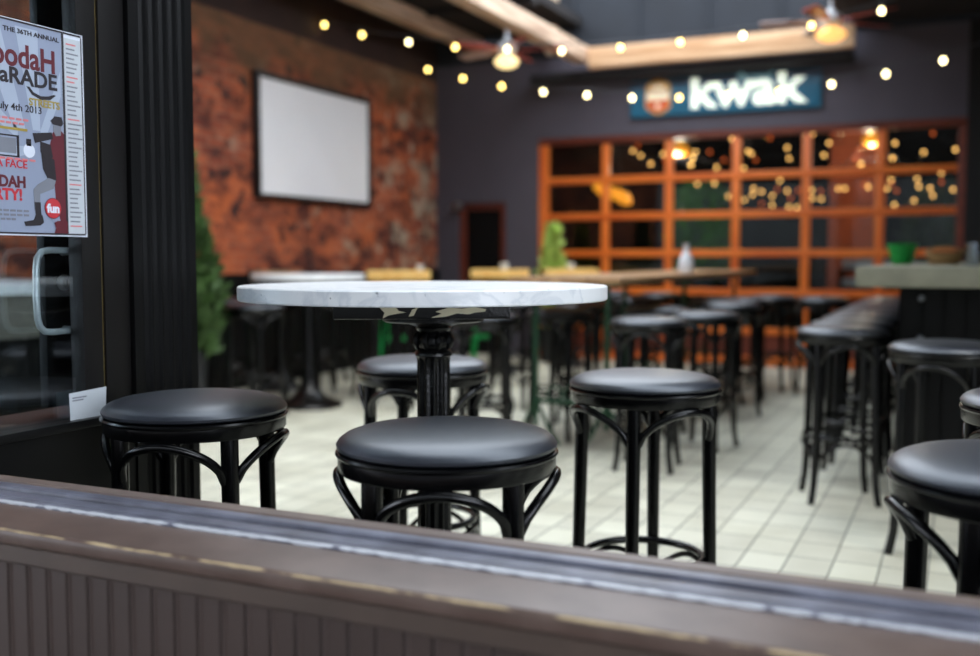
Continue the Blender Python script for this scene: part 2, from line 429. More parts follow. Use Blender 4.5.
# far wall with openings for the garage door (X -4.27..-.03, z 0..2.37) and a side door (X -5.3..-4.7)
bm = bmesh.new()
box(bm, BX, -5.30, YF, YF+.3, 0, 3.3)
box(bm, -5.30, -4.70, YF, YF+.3, 1.74, 3.3)
box(bm, -4.70, -4.30, YF, YF+.3, 0, 3.3)
box(bm, -4.30, 0.0, YF, YF+.3, 2.42, 3.3)
o = new_obj('wall_back', bm, M['dark_wall'], smooth=False); tag(o, kind='structure')
bm = bmesh.new(); box(bm, 0.0, 3.2, YF, YF+.3, 0, 3.3)
o = new_obj('wall_back', bm, M['dark_wall2'], smooth=False); tag(o, kind='structure')
bm = bmesh.new(); box(bm, BX, 3.2, YF+.02, YF+.3, 3.3, 4.25)
for i in range(12): box(bm, BX+.2+i*.73, BX+.24+i*.73, YF-.01, YF+.03, 3.3, 4.25)
o = new_obj('wall_back', bm, M['slate'], smooth=False); tag(o, kind='structure')
o = boxo('wall_right', 3.2, 3.4, 1.2, 14.2, 0, 3.4, M['dark_wall2'], smooth=False); tag(o, kind='structure')
o = boxo('ceiling', -1.02, 3.2, 3.6, YF, 3.36, 3.46, M['ceiling'], smooth=False); tag(o, kind='structure')
o = boxo('ceiling', BX-.02, -3.80, 5.2, YF, 3.60, 3.70, M['ceiling'], smooth=False); tag(o, kind='structure')

# bar room seen through the garage door
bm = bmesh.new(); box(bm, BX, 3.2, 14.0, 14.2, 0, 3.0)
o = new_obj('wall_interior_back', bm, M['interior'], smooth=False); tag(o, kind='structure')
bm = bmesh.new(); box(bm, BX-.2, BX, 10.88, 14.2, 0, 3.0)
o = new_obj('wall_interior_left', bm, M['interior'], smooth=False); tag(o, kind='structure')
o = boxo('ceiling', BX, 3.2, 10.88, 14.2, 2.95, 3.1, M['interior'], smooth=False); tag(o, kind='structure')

# garage door
GD = empty('door_1', (0, YF+.06, 0)); tag(GD, kind='structure')
GX = [-4.24, -3.535, -2.835, -2.135, -1.44, -.745, -.06]
GZ = [2.36, 1.955, 1.56, 1.16, .76, .36, .0]
boxo('door_frame', -4.32, 0.02, -.05, .05, 2.35, 2.45, M['redwood'], GD, .004)
boxo('door_frame', -4.33, -4.20, -.05, .05, 0, 2.35, M['orange'], GD, .004)
boxo('door_frame', -.07, .05, -.05, .05, 0, 2.35, M['redwood'], GD, .004)
for x in GX[1:-1]: boxo('stile', x-.042, x+.042, -.03, .03, 0, 2.35, M['orange'], GD, .004)
for z in GZ[1:-1]: boxo('rail', -4.20, -.07, -.036, .026, z-.036, z+.036, M['orange_h'], GD, .004)
boxo('rail', -4.20, -.07, -.036, .026, 0, .1, M['orange_h'], GD, .004)
boxo('bottom_panel', -4.20, -.07, -.012, .012, .1, .33, M['redwood'], GD)
boxo('pane', -4.20, -.07, -.004, .004, .395, 2.33, M['doorglass'], GD, smooth=False)

# side door in the corner
D2 = empty('door_2', (-5.0, YF+.08, 0)); tag(D2, kind='structure')
for a, b in ((-.30, -.22), (.22, .30)): boxo('door_jamb', a, b, -.04, .04, 0, 1.74, M['redwood'], D2, .003)
boxo('door_head', -.22, .22, -.04, .04, 1.66, 1.74, M['redwood'], D2, .003)
bm = bmesh.new(); box(bm, -.22, .22, -.01, .02, 0, 1.66)
box(bm, -.16, .16, -.018, -.01, .2, .8); box(bm, -.16, .16, -.018, -.01, .92, 1.56)
new_obj('door_leaf', bm, M['panel'], D2, smooth=False)
k = new_obj('door_knob', lathe(bmesh.new(), [(0, -.03), (.018, -.022), (.022, -.008), (.012, .004), (.01, .02), (0, .02)], 14), M['bolt'], D2, loc=(.17, -.035, .86)); k.rotation_euler = (PI/2, 0, 0)

# beams
b1 = boxo('trim_1', -5.12, -4.97, 2.2, 10.56, 3.42, 3.57, M['beam'], bev=.008); tag(b1, kind='structure')
b2 = boxo('trim_2', -3.77, -3.61, 2.2, 10.30, 3.15, 3.31, M['beam'], bev=.008); tag(b2, kind='structure')
b3 = boxo('trim_3', -3.60, -.98, 10.20, 10.30, 3.08, 3.29, M['beam_x'], bev=.006); tag(b3, kind='structure')
b4 = boxo('trim_4', -4.15, -4.04, 10.38, 10.50, 3.30, 5.0, M['beam_z'], bev=.006); tag(b4, kind='structure')
b5 = boxo('trim_5', -4.3, -1.0, 10.32, 10.55, 2.985, 3.08, M['ceiling'], bev=.004); tag(b5, kind='structure')
bm = bmesh.new()
for y in (3.2, 6.6):
    box(bm, -5.13, -1.02, y-.07, y+.07, 3.72, 3.90)
b6 = new_obj('trim_6', bm, M['beam_x']); tag(b6, kind='structure')
b7 = boxo('trim_7', -1.12, -1.02, 3.4, 10.2, 3.36, 3.62, M['ceiling'], bev=.004); tag(b7, kind='structure')

# ------------------------------------------------------------------ front wall, sill and beadboard (the open storefront)
X0, X1 = -3.4, 2.3
bm = bmesh.new()
prof = []
x = X0; bead = .0435
rows = []
while x < X1:
    for dx, dy in ((0, .006), (.0022, 0.0), (.0065, -.0030), (.011, -.0005), (bead-.004, -.0005), (bead-.001, .0015)):
        rows.append((x+dx, 1.152+dy))
    x += bead
lo = [bm.verts.new((a, b, 0)) for a, b in rows]; hi = [bm.verts.new((a, b, .66)) for a, b in rows]
for i in range(len(rows)-1): bm.faces.new((lo[i], lo[i+1], hi[i+1], hi[i]))
wf = new_obj('wall_front', bm, M['bead'], angle=25); tag(wf, kind='structure')
o = boxo('wall_front', X0, X1, 1.162, 1.36, 0, .650, M['black_paint'], smooth=False); tag(o, kind='structure')
# sill nose board
o = new_obj('trim_8', prism_x(bmesh.new(), [(1.245, .650), (1.245, .680), (1.150, .6790), (1.1375, .6775), (1.1325, .673), (1.131, .667), (1.133, .655), (1.139, .650)], X0, X1), M['sill'], angle=30); tag(o, kind='structure')
# scotia under the nose, then the flat apron
o = new_obj('trim_9', prism_x(bmesh.new(), [(1.168, .6495), (1.1445, .6495), (1.1415, .647), (1.1415, .622), (1.1445, .618), (1.168, .618)], X0, X1), M['apron'], angle=30); tag(o, kind='structure')
# (nose overhangs the apron)
# inner worn timber strip
o = new_obj('trim_10', prism_x(bmesh.new(), [(1.332, .6505), (1.332, .691), (1.335, .694), (1.363, .6945), (1.367, .690), (1.367, .6505)], X0, X1), M['sill_in'], angle=30); tag(o, kind='structure')
# aluminium folding-window track: ribs and dark grooves
pr = [(1.2455, .6505), (1.2455, .683), (1.2475, .685), (1.258, .6865), (1.260, .684), (1.2635, .684), (1.2655, .687),
      (1.290, .6885), (1.294, .6875), (1.296, .678), (1.305, .678), (1.307, .689), (1.310, .6915), (1.328, .6925), (1.3315, .690), (1.3315, .6505)]
o = new_obj('trim_11', prism_x(bmesh.new(), pr, X0, X1), M['alu'], angle=30); tag(o, kind='structure')
bm = bmesh.new(); box(bm, X0, X1, 1.2963, 1.3047, .678, .683); box(bm, X0, X1, 1.2602, 1.2633, .6838, .6848)
o = new_obj('trim_12', bm, M['alu_dark']); tag(o, kind='structure')

# ------------------------------------------------------------------ left side: glazed return, its door behind, pilaster
PX = -1.84
# low bulkhead under the glass
bm = bmesh.new(); box(bm, -2.02, PX+.02, 1.385, 1.874, 0, .722)
o = new_obj('wall_side', bm, M['black_paint'], smooth=False); tag(o, kind='structure')
o = boxo('trim_13', -2.03, PX+.035, 1.385, 1.874, .722, .742, M['black_paint'], bev=.004); tag(o, kind='structure')
W1 = empty('window_1', (PX, 1.385, .742)); tag(W1, kind='structure')
boxo('window_frame', -.03, .012, .0, .05, 0, 2.4, M['frame'], W1, .003)
boxo('window_frame', -.03, .012, .345, .403, 0, 2.4, M['frame'], W1, .003)
boxo('window_frame', -.03, .014, .409, .489, 0, 2.4, M['frame'], W1, .004)
boxo('sealant', -.03, .006, .403, .409, 0, 2.4, M['brass'], W1)
boxo('window_head', -.03, .012, .05, .345, 2.3, 2.4, M['frame'], W1, .003)
boxo('glass_pane', -.010, -.004, .05, .345, 0, 2.3, M['glass'], W1, smooth=False)
# pilaster with flutes on its room face
bm = bmesh.new()
prof = []
y0, y1 = 1.876, 2.098
fx = PX+.025
pts = [(-2.05, y0), (fx, y0)]
nf = 5; w = (y1-y0-.05)/nf
for i in range(nf):
    a = y0+.03+i*w
    pts += [(fx, a), (fx-.008, a+.006), (fx-.011, a+w*.4), (fx-.008, a+w*.72), (fx, a+w*.85)]
pts += [(fx, y1), (-2.05, y1)]
lo = [bm.verts.new((a, b, 0)) for a, b in pts]; hi = [bm.verts.new((a, b, 3.2)) for a, b in pts]
n = len(pts)
for i in range(n): bm.faces.new((lo[i], lo[(i+1) % n], hi[(i+1) % n], hi[i]))
bm.faces.new(hi)
o = new_obj('trim_14', bm, M['black_paint'], angle=25); tag(o, kind='structure')
# the swing door behind the glass
D3 = empty('door_3', (-1.93, 1.40, 0)); tag(D3, kind='structure')
boxo('stile', -.025, .0, .315, .43, .76, 3.1, M['black_paint'], D3, .003)
boxo('stile', -.025, .0, -.25, -.15, .76, 3.1, M['black_paint'], D3, .003)
boxo('door_glass', -.016, -.010, -.15, .315, .76, 3.1, M['glass'], D3, smooth=False)
hb = bmesh.new()
hp = [(a, b+.092, c-.012) for a, b, c in [(0, .275, 1.135), (.035, .275, 1.137), (.042, .262, 1.139), (.042, .20, 1.14), (.042, .178, 1.136), (.042, .166, 1.122), (.042, .162, 1.10), (.042, .160, 1.03), (.042, .162, .985), (.042, .168, .966), (.042, .182, .955), (.042, .20, .953), (.042, .262, .953), (.035, .275, .954), (0, .275, .955)]]
new_obj('door_handle', tube(hb, hp, .0075, 12), M['handle'], D3)
k = new_obj('lock_cylinder', lathe(bmesh.new(), [(0, .012), (.014, .012), (.019, .006), (.019, 0), (0, 0)], 20), M['chrome'], D3, loc=(0, .368, 1.052)); k.rotation_euler = (0, PI/2, 0)
boxo('lock_slot', .0115, .0125, .3668, .3692, 1.045, 1.059, M['screen_frame'], D3)

# storefront header and an added awning above the opening, pavement and the terrace across the street
o = boxo('wall_front', -6.0, 3.4, 1.15, 1.36, 2.75, 5.4, M['black_paint'], smooth=False); tag(o, kind='structure')
o = boxo('trim_18', -6.0, 3.4, -1.9, 1.15, 2.75, 2.85, M['ceiling'], smooth=False); tag(o, kind='structure')  # unseen awning, added to keep sky light off sill and beadboard
o = boxo('floor', -14, 12, -11, 1.14, -.08, -.02, M['pavement'], smooth=False); tag(o, kind='structure')
o = boxo('wall_street', -14, 12, -11.4, -11, 0, 7.0, M['street'], smooth=False); tag(o, kind='structure')
# ------------------------------------------------------------------ poster and card
def py(a): return 1.524+.222*(a/228.0)
PZ0, PZ1 = 1.158, 1.612
def pz(b): return PZ1+(PZ0-PZ1)*b
px_ = PX+.0128
PO = empty('poster', (px_, 1.65, PZ0)); tag(PO, 'blue-grey event poster for a parade on the front window glass', 'poster')
def pl(a, b, off=.0016): return (off, py(a)-1.65, pz(b)-PZ0)
TR = (PI/2, 0, PI/2)
def prect(name, a0, a1, b0, b1, m, off=.001, th=.0006):
    y0_, y1_ = py(a0)-1.65, py(a1)-1.65; z0_, z1_ = pz(b1)-PZ0, pz(b0)-PZ0
    return boxo(name, off, off+th, y0_, y1_, z0_, z1_, m, PO, smooth=False)
prect('paper_sheet', -110, 228, 0, 1, M['white'], 0, .001)
prect('printed_field', -104, 165, .012, .985, M['poster'], .001)
prect('sidebar', 173, 222, .03, .985, M['card'], .001)
prect('border_line', 166, 172, .012, .985, M['ink'], .001)
prect('border_line', -104, 222, .004, .013, M['ink'], .0016)
prect('border_line', -104, 222, .985, .993, M['ink'], .0016)
prect('border_line', 221, 224, .013, .985, M['ink'], .0016)
def pshape(name, pts, m, off=.0018, th=.0004):
    bm = bmesh.new(); plate(bm, [(py(a)-1.65, pz(b)-PZ0) for a, b in pts], (off, 0, 0), (0, 1, 0), (0, 0, 1), th)
    return new_obj(name, bm, m, PO, smooth=False)
for pts in ([(-60, .03), (0, .03), (60, .5), (30, .5)], [(40, .03), (100, .03), (100, .5), (80, .5)], [(-104, .25), (-104, .35), (40, .55), (40, .5)], [(160, .20), (160, .32), (110, .55), (100, .5)], [(-104, .6), (-104, .72), (60, .62), (60, .58)]):
    pshape('ray', pts, M['ray'], .0014, .0003)
text_obj('lettering', 'THE 36TH ANNUAL', .0135, M['ink'], PO, pl(158, .062, .0022), TR, 'RIGHT', .0003, .0003, .145)
text_obj('lettering', 'DoodaH', .068, M['maroon'], PO, pl(148, .215, .0022), TR, 'RIGHT', .0016, .0003, .205)
text_obj('lettering', 'PaRADE', .047, M['ink'], PO, pl(150, .295, .0022), TR, 'RIGHT', .0012, .0003, .172)
pshape('swoosh', [(66, .30), (80, .335), (104, .352), (130, .345), (146, .32), (140, .318), (124, .33), (104, .335), (84, .322), (74, .30)], M['ink'])
text_obj('lettering', 'STREETS', .022, M['olive'], PO, pl(156, .385, .0022), TR, 'RIGHT', .0006, .0003, .082)
text_obj('lettering', 'July 4th 2013', .021, M['ink'], PO, pl(106, .42, .0022), TR, 'RIGHT', .0002, .0003, .118)
for i, (a0, a1, b) in enumerate([(-90, 72, .455), (-90, 60, .475), (-90, 88, .64), (-90, 66, .88), (-90, 66, .90), (-90, 30, .92)]):
    for k in range(9):
        x0_ = a0+(a1-a0)*k/9; prect('print_line', x0_, x0_+(a1-a0)/9*.78, b, b+.010, M['redpale'] if i in (0, 1, 2) else M['greyink'], .002, .0004)
prect('print_line', -20, 65, .50, .512, M['olive'], .002, .0004)
# drawn television and bulb
for a0, a1, b0, b1 in ((-20, 42, .535, .542), (-20, 42, .63, .637), (36, 42, .535, .637), (-20, -14, .535, .637)): prect('drawn_box', a0, a1, b0, b1, M['ink'], .002, .0004)
prect('drawn_box_screen', -14, 34, .55, .62, M['trainers'], .0016, .0004)
def pdisc(name, a, b, r, m, off=.002):
    bm = bmesh.new(); plate(bm, [(py(a)-1.65+r*math.cos(t), pz(b)-PZ0+r*math.sin(t)) for t in [2*PI*i/28 for i in range(28)]], (off, 0, 0), (0, 1, 0), (0, 0, 1), .0004)
    return new_obj(name, bm, m, PO, smooth=False)
pdisc('drawn_bulb', 68, .60, .015, M['white'])
prect('drawn_bulb_cap', 61, 74, .545, .578, M['ink'], .002, .0004)
text_obj('lettering', 'LA FACE', .024, M['red'], PO, pl(62, .685, .0022), TR, 'RIGHT', .0004, .0003, .088)
text_obj('lettering', 'DooDAH', .033, M['maroon'], PO, pl(57, .775, .0022), TR, 'RIGHT', .0012, .0003, .125)
text_obj('lettering', 'PARTY!', .033, M['red'], PO, pl(47, .835, .0022), TR, 'RIGHT', .0012, .0003, .108)
# printed megaphone walker
pshape('printed_coat', [(134, .50), (150, .47), (165, .50), (165, .93), (150, .93), (138, .84), (134, .72), (120, .66), (122, .58)], M['maroon'])
pshape('printed_hat', [(128, .445), (140, .42), (160, .42), (164, .45), (158, .465), (134, .46)], M['ink'], .0024)
pshape('printed_head', [(136, .46), (158, .465), (156, .51), (142, .515), (135, .49)], M['trainers'], .0022)
pshape('printed_megaphone', [(78, .515), (130, .50), (134, .53), (84, .56)], M['ink'], .0026)
pshape('printed_arm', [(98, .55), (126, .56), (132, .62), (110, .63), (98, .60)], M['ink'], .0026)
pshape('printed_shirt', [(100, .60), (136, .63), (140, .73), (122, .745), (104, .68)], M['ink'], .0022)
pshape('printed_leg', [(118, .72), (138, .73), (132, .77), (94, .80), (92, .88), (78, .88), (76, .78), (88, .755)], M['trainers'], .0024)
pshape('printed_sock', [(78, .84), (94, .84), (95, .905), (80, .905)], M['ink'], .0028)
pshape('printed_shoe', [(48, .935), (74, .925), (80, .90), (98, .90), (102, .935), (92, .95), (52, .955)], M['ink'], .0026)
pdisc('round_badge', 128, .865, .023, M['maroon'], .0030)
pdisc('round_badge_ring', 128, .865, .0215, M['red'], .0032)
text_obj('lettering', 'fun', .026, M['white'], PO, pl(128, .885, .0038), TR, 'CENTER', .0012, .0003, .034)
pshape('stamp', [(130, .935), (140, .925), (168, .925), (168, .985), (130, .985), (135, .96)], M['maroon'], .003)
for k in range(40):
    b = .055+k*.0228
    prect('sidebar_line', 178, 178+22+random.random()*20, b, b+.007, M['redpale'] if k in (0, 7, 8, 16, 30, 39) else M['greyink'], .0018, .0003)

CD = empty('card', (PX+.0155, 1.732, .778)); tag(CD, 'small blank pale card propped on the window frame beside the door', 'card')
bm = bmesh.new(); plate(bm, [(-.052, -.045), (.052, -.041), (.056, .030), (-.054, .026)], (0, 0, 0), (0, 1, 0), (0, 0, 1), .001)
new_obj('paper', bm, M['card'], CD, smooth=False)
for k in range(2): boxo('print_line', .0012, .0016, -.046, -.004-.01*k, .013-.006*k, .016-.006*k, M['greyink'], CD, smooth=False)

# ------------------------------------------------------------------ stool
def make_stool(name='bar_stool', lacquer=None, vinyl=None):
    lac = lacquer or M['black_wood']; vin = vinyl or M['vinyl']
    root = empty(name)
    cush = [(0, .806), (.05, .8055), (.10, .8035), (.14, .800), (.17, .795), (.188, .7885), (.198, .781), (.2025, .774), (.2015, .7685), (.197, .765), (.18, .7645), (0, .7645)]
    new_obj('seat', lathe(bmesh.new(), cush, 48), vin, root)
    rim = [(.150, .764), (.197, .764), (.2025, .762), (.2045, .758), (.2025, .754), (.200, .7525), (.200, .730), (.197, .726), (.16, .726), (.155, .73), (.150, .75)]
    bm = bmesh.new(); lathe(bm, rim, 48); 
    new_obj('seat_rim', bm, lac, root)
    for k in range(4):
        a = PI/2*k; ca, sa = math.cos(a), math.sin(a)
        pts = [(.172, .735), (.173, .62), (.176, .46), (.180, .30), (.184, .17), (.189, .09), (.199, .035), (.207, .001)]
        rr = [.0190, .0188, .0180, .0170, .0162, .0155, .015, .015]
        bm = tube(bmesh.new(), [(r*ca, r*sa, z) for r, z in pts], rr, 14)
        new_obj('leg', bm, lac, root)
    for k in range(4):
        a0 = PI/2*k
        pts = []
        for i in range(21):
            t = i/20.0; s = math.sin(PI*t)
            a = a0+.075+(PI/2-.15)*t
            r = .174+.026*s**.7
            pts.append((r*math.cos(a), r*math.sin(a), .632+.086*s**.62))
        new_obj('bracket', tube(bmesh.new(), pts, .0098, 10), lac, root)
        pts = []
        for i in range(15):
            t = i/14.0; s = math.sin(PI*t); a = a0+.06+(PI/2-.12)*t
            pts.append(((.178-.012*s)*math.cos(a), (.178-.012*s)*math.sin(a), .195+.082*s**.7))
        new_obj('lower_bracket', tube(bmesh.new(), pts, .0082, 8), lac, root)
    new_obj('foot_ring', tube(bmesh.new(), [(.160*math.cos(2*PI*i/40), .160*math.sin(2*PI*i/40), .298) for i in range(40)], .0105, 10, closed=True), lac, root)
    return root

proto = make_stool()
used = [False]
def stool(x, y, theta, label, group=None, face_cam=True):
    """theta: azimuth of one leg, degrees, measured from the direction of the viewer's side of the room"""
    if not used[0]: o = proto; used[0] = True
    else: o = copy_tree(proto)
    o.location = (x, y, 0); base = math.atan2(-y, -x) if face_cam else 0
    o.rotation_euler = (0, 0, base+R(theta))
    for kk in ('group',):
        if kk in o: del o[kk]
    tag(o, label, 'stool', group)
    return o

G1 = 'black bar stools around the marble pedestal table'
stool(-.850, 1.650, 41, 'black round stool in front of the marble table, nearest the window sill', G1)
stool(-1.562, 1.795, 23, 'black round stool beside the dark fluted pilaster, left of the marble table', G1)
stool(-.772, 2.665, -9, 'black round stool right of the marble table with its foot ring in clear view', G1)
stool(-1.52, 2.785, 22, 'black round stool partly hidden behind the column of the marble table', G1)
stool(.098, 1.80, -22, 'black round stool at the right edge nearest the sill, left half in view', 'black bar stools at the right edge')
stool(.205, 2.68, 10, 'sliver of a black round stool at the right edge behind the nearest right stool', 'black bar stools at the right edge')
stool(-.045, 4.15, 30, 'black round stool at the near end of the concrete-topped counter', 'black bar stools along the concrete counter')
ordn = ['nearest stool', 'second stool', 'third stool', 'fourth stool', 'fifth stool', 'sixth stool', 'seventh stool', 'eighth stool', 'ninth stool']
for i in range(9):
    stool(-.49-.003*i, 4.90+.49*i, (55, 38, 50, 44, 60, 41, 52, 47, 58)[i], 'black %s in the long row beside the concrete-topped counter' % ordn[i], 'black bar stools along the concrete counter')
G2 = 'black bar stools around the long plank table'
for (x, y, th, l) in [
    (-1.545, 5.40, 35, 'black round stool tucked at the near right corner of the long plank table'),
    (-1.405, 6.13, 20, 'black round stool pulled out right of the long plank table, second from the front'),
    (-1.84, 6.62, 60, 'black round stool pushed under the right edge of the long plank table'),
    (-1.515, 7.45, 10, 'black round stool right of the plank table, third from the front'),
    (-1.60, 8.40, 40, 'black round stool near the far right end of the plank table'),
    (-1.50, 9.13, 25, 'black round stool just in front of the orange garage door, past the plank table'),
    (-2.33, 6.10, 15, 'black round stool under the left edge of the plank table, second from the front'),
    (-2.56, 5.45, 50, 'black round stool at the near left corner of the plank table'),
    (-2.40, 6.75, 30, 'black round stool under the plank table, third on its left side'),
    (-1.74, 7.98, 0, 'black round stool halfway under the right edge of the plank table, beyond its carafe'),
    (-2.42, 8.1, 30, 'black round stool under the plank table, fourth on its left side'),
    (-1.05, 8.9, 12, 'black round stool by the garage door, between plank table and counter row'),
    (-2.55, 9.3, 44, 'black round stool behind the far left corner of the plank table'),
]: stool(x*.965, y*.965, th, l, G2)
G3 = 'black bar stools at the tables along the brick wall'
for (x, y, th, l) in [
    (-5.10, 6.32, 35, 'black round stool beside the dark planter at the brick wall'),
    (-4.78, 6.86, 20, 'black round stool behind the far round marble table'),
    (-4.25, 6.98, 60, 'black round stool behind and right of the far round marble table'),
    (-4.45, 5.74, 10, 'black round stool left in front of the far round marble table'),
    (-3.80, 6.50, 40, 'black round stool on the right of the far round marble table'),
    (-5.10, 7.55, 25, 'black round stool between the brick wall and the first honey-wood table'),
    (-4.02, 7.55, 15, 'black round stool right of the first honey-wood table'),
    (-4.55, 8.5, 50, 'black round stool behind the first honey-wood table'),
    (-3.55, 8.15, 30, 'black round stool in front of the middle honey-wood table'),
    (-3.10, 8.55, 0, 'black round stool in front of the honey-wood table nearest the garage door'),
    (-3.05, 9.3, 30, 'black round stool on the right of the honey-wood table nearest the garage door'),
    (-3.0, 6.9, 22, 'black round stool alone between the plank table and the honey-wood tables'),
]: stool(x, y, th, l, G3)

# ------------------------------------------------------------------ main marble pedestal table
T = empty('pedestal_table', (-1.195, 2.20, 0)); tag(T, 'round white marble pedestal table on a fluted black iron column, in the foreground', 'table', 'marble pedestal tables')
def disc(r, z0, z1, bev=.004, seg=96):
    return lathe(bmesh.new(), [(0, z0), (r-bev, z0), (r, z0+bev), (r, z1-bev), (r-bev, z1), (0, z1)], seg)
new_obj('tabletop', disc(.446, 1.010, 1.044, .003), M['marble'], T, angle=30)
MPm = boxo('mounting_plate', -.20, .20, -.20, .20, .972, 1.0098, M['cast_iron'], T, .003); MPm.rotation_euler = (0, 0, yaw+R(2))
def patchp(pts, name='worn_paint'):
    pts = [(a, .974+(b-.9865)*1.12) for a, b in pts]
    bm = bmesh.new(); plate(bm, pts, (0, -.2004, 0), (1, 0, 0), (0, 0, 1), .0006)
    o = new_obj(name, bm, M['cream'], MPm, smooth=False); return o
patchp([(-.095, 1.008), (-.06, 1.010), (-.052, 1.002), (-.036, .9985), (-.055, .996), (-.075, .9925), (-.088, .9865), (-.084, .998)])
patchp([(-.03, .990), (-.022, 1.004), (-.008, 1.009), (-.014, 1.000), (-.018, .992)])
patchp([(.02, .9875), (.045, .996), (.03, 1.0), (.06, 1.008), (.09, 1.006), (.12, 1.009), (.145, 1.005), (.143, 1.0), (.12, .998), (.105, .9945), (.08, .9965), (.055, .990)])
colp = [(0, .9715), (.122, .9715), (.125, .968), (.124, .958), (.118, .955), (.085, .953), (.060, .949), (.046, .944)]
new_obj('flange', lathe(bmesh.new(), colp+[(.03, .944), (0, .944)], 40), M['cast_iron'], T)
colm = [(.038, .946), (.041, .943), (.043, .940), (.041, .934), (.035, .928), (.040, .918), (.044, .905), (.040, .893), (.036, .889), (.042, .884), (.046, .879), (.046, .872), (.041, .868)]
bm = bmesh.new(); lathe(bm, [(0, .946)]+colm+[(0, .868)], 40)
new_obj('capital', bm, M['cast_iron'], T)
# acanthus leaves on the capital
bm = bmesh.new()
for i in range(8):
    a = 2*PI*i/8
    pts = [((.038+.006*math.sin(PI*t))*math.cos(a), (.038+.006*math.sin(PI*t))*math.sin(a), .886+.045*t) for t in [k/8 for k in range(9)]]
    tube(bm, pts, [.002+.008*math.sin(PI*k/8)**.7 for k in range(9)], 8)
new_obj('capital_leaves', bm, M['cast_iron'], T)
shaft = [(.0415, .868)]+[(.0405, .86-k*.0335) for k in range(20)]+[(.0405, .215)]
new_obj('column', lathe(bmesh.new(), [(0, .868)]+shaft+[(0, .215)], 96, flute=12, fdepth=.006, frange=(.23, .862)), M['cast_iron'], T)
new_obj('base_collar', lathe(bmesh.new(), [(0, .22), (.045, .22), (.052, .21), (.052, .19), (.06, .17), (.075, .12), (.09, .09), (0, .09)], 40), M['cast_iron'], T)
for ch in T.children:
    if ch.name.split('.')[0] in ('flange', 'capital', 'capital_leaves', 'column', 'base_collar'): ch.location = (.02, .009, 0)
for k in range(4):
    a = PI/4+PI/2*k
    pts = [(.02+r*math.cos(a), .009+r*math.sin(a), z) for r, z in [(.04, .12), (.10, .095), (.17, .06), (.24, .035), (.285, .022)]]
    new_obj('foot', tube(bmesh.new(), pts, [.035, .03, .024, .02, .020], 12), M['cast_iron'], T)

# far tables
def iron_base(root, top, r=.22, m=None):
    m = m or M['cast_iron']
    new_obj('column', lathe(bmesh.new(), [(0, top), (.10, top), (.10, top-.012), (.035, top-.03), (.032, .3), (.045, .27), (.05, .2), (0, .2)], 20), m, root)
    new_obj('base', lathe(bmesh.new(), [(0, .24), (.05, .22), (.07, .14), (.13, .07), (r, .03), (r+.01, .012), (r, .0), (0, .0)], 28), m, root)
FT = empty('pedestal_table', (-4.42, 6.33, 0)); tag(FT, 'far round white marble table near the brick wall with a bell-shaped black base', 'table', 'marble pedestal tables')
new_obj('tabletop', disc(.42, .948, .99, .004, 48), M['marble'], FT, angle=30); iron_base(FT, .948, .24)
for (x, y, rz, l) in [(-4.53, 7.85, 8, 'square honey-wood high table left of the others, nearest the brick wall'),
                      (-4.04, 8.98, -4, 'middle square honey-wood high table, with a white cup on its top'),
                      (-3.66, 9.82, 5, 'square honey-wood high table right in front of the pale green shrub')]:
    q = empty('wooden_table', (x, y, 0), R(rz)+yaw); tag(q, l, 'table', 'honey-wood high tables')
    boxo('tabletop', -.27, .27, -.27, .27, .915, 1.0, M['table_wood'], q, .006); iron_base(q, .915, .2)
q = empty('wooden_table', (-5.22, 7.05, 0), yaw); tag(q, 'small tan wooden table against the brick wall behind the far marble table', 'table', 'honey-wood high tables')
boxo('tabletop', -.17, .17, -.2, .2, .965, 1.0, M['plank'], q, .005); iron_base(q, .965, .16)

# long plank table with green iron trestles
LT = empty('plank_table', (-2.05, 7.5, 0)); tag(LT, 'long brown plank high table with dark green iron legs, running towards the garage door', 'table')
for i in range(4): boxo('plank', -.34+i*.17+.002, -.34+(i+1)*.17-.002, -2.1, 2.0, .965, 1.0, M['plank'], LT, .003)
for yy in (-1.95, -.2, 1.6):
    for s in (-1, 1): 
        new_obj('leg', tube(bmesh.new(), [(s*.22, yy, .965), (s*.22, yy, .30), (s*.22, yy, .12)], .016, 10), M['dgreen'], LT)
        for t in (-1, 1):
            new_obj('foot', tube(bmesh.new(), [(s*.22, yy, .26), (s*.22+t*.04, yy, .20), (s*.22+t*.09, yy, .09), (s*.22+t*.15, yy, .012)], .012, 8), M['dgreen'], LT)
    new_obj('cross_bar', tube(bmesh.new(), [(-.24, yy, .27), (.24, yy, .27)], .016, 10), M['dgreen'], LT)
    bm = bmesh.new()
    for k in range(3): tube(bm, [(-.1+k*.1+.045*math.cos(2*PI*i/16), yy, .315+.045*math.sin(2*PI*i/16)) for i in range(16)], .007, 6, closed=True)
    new_obj('scrollwork', bm, M['dgreen'], LT)
    new_obj('top_bar', tube(bmesh.new(), [(-.3, yy, .955), (.3, yy, .955)], .014, 8), M['dgreen'], LT)

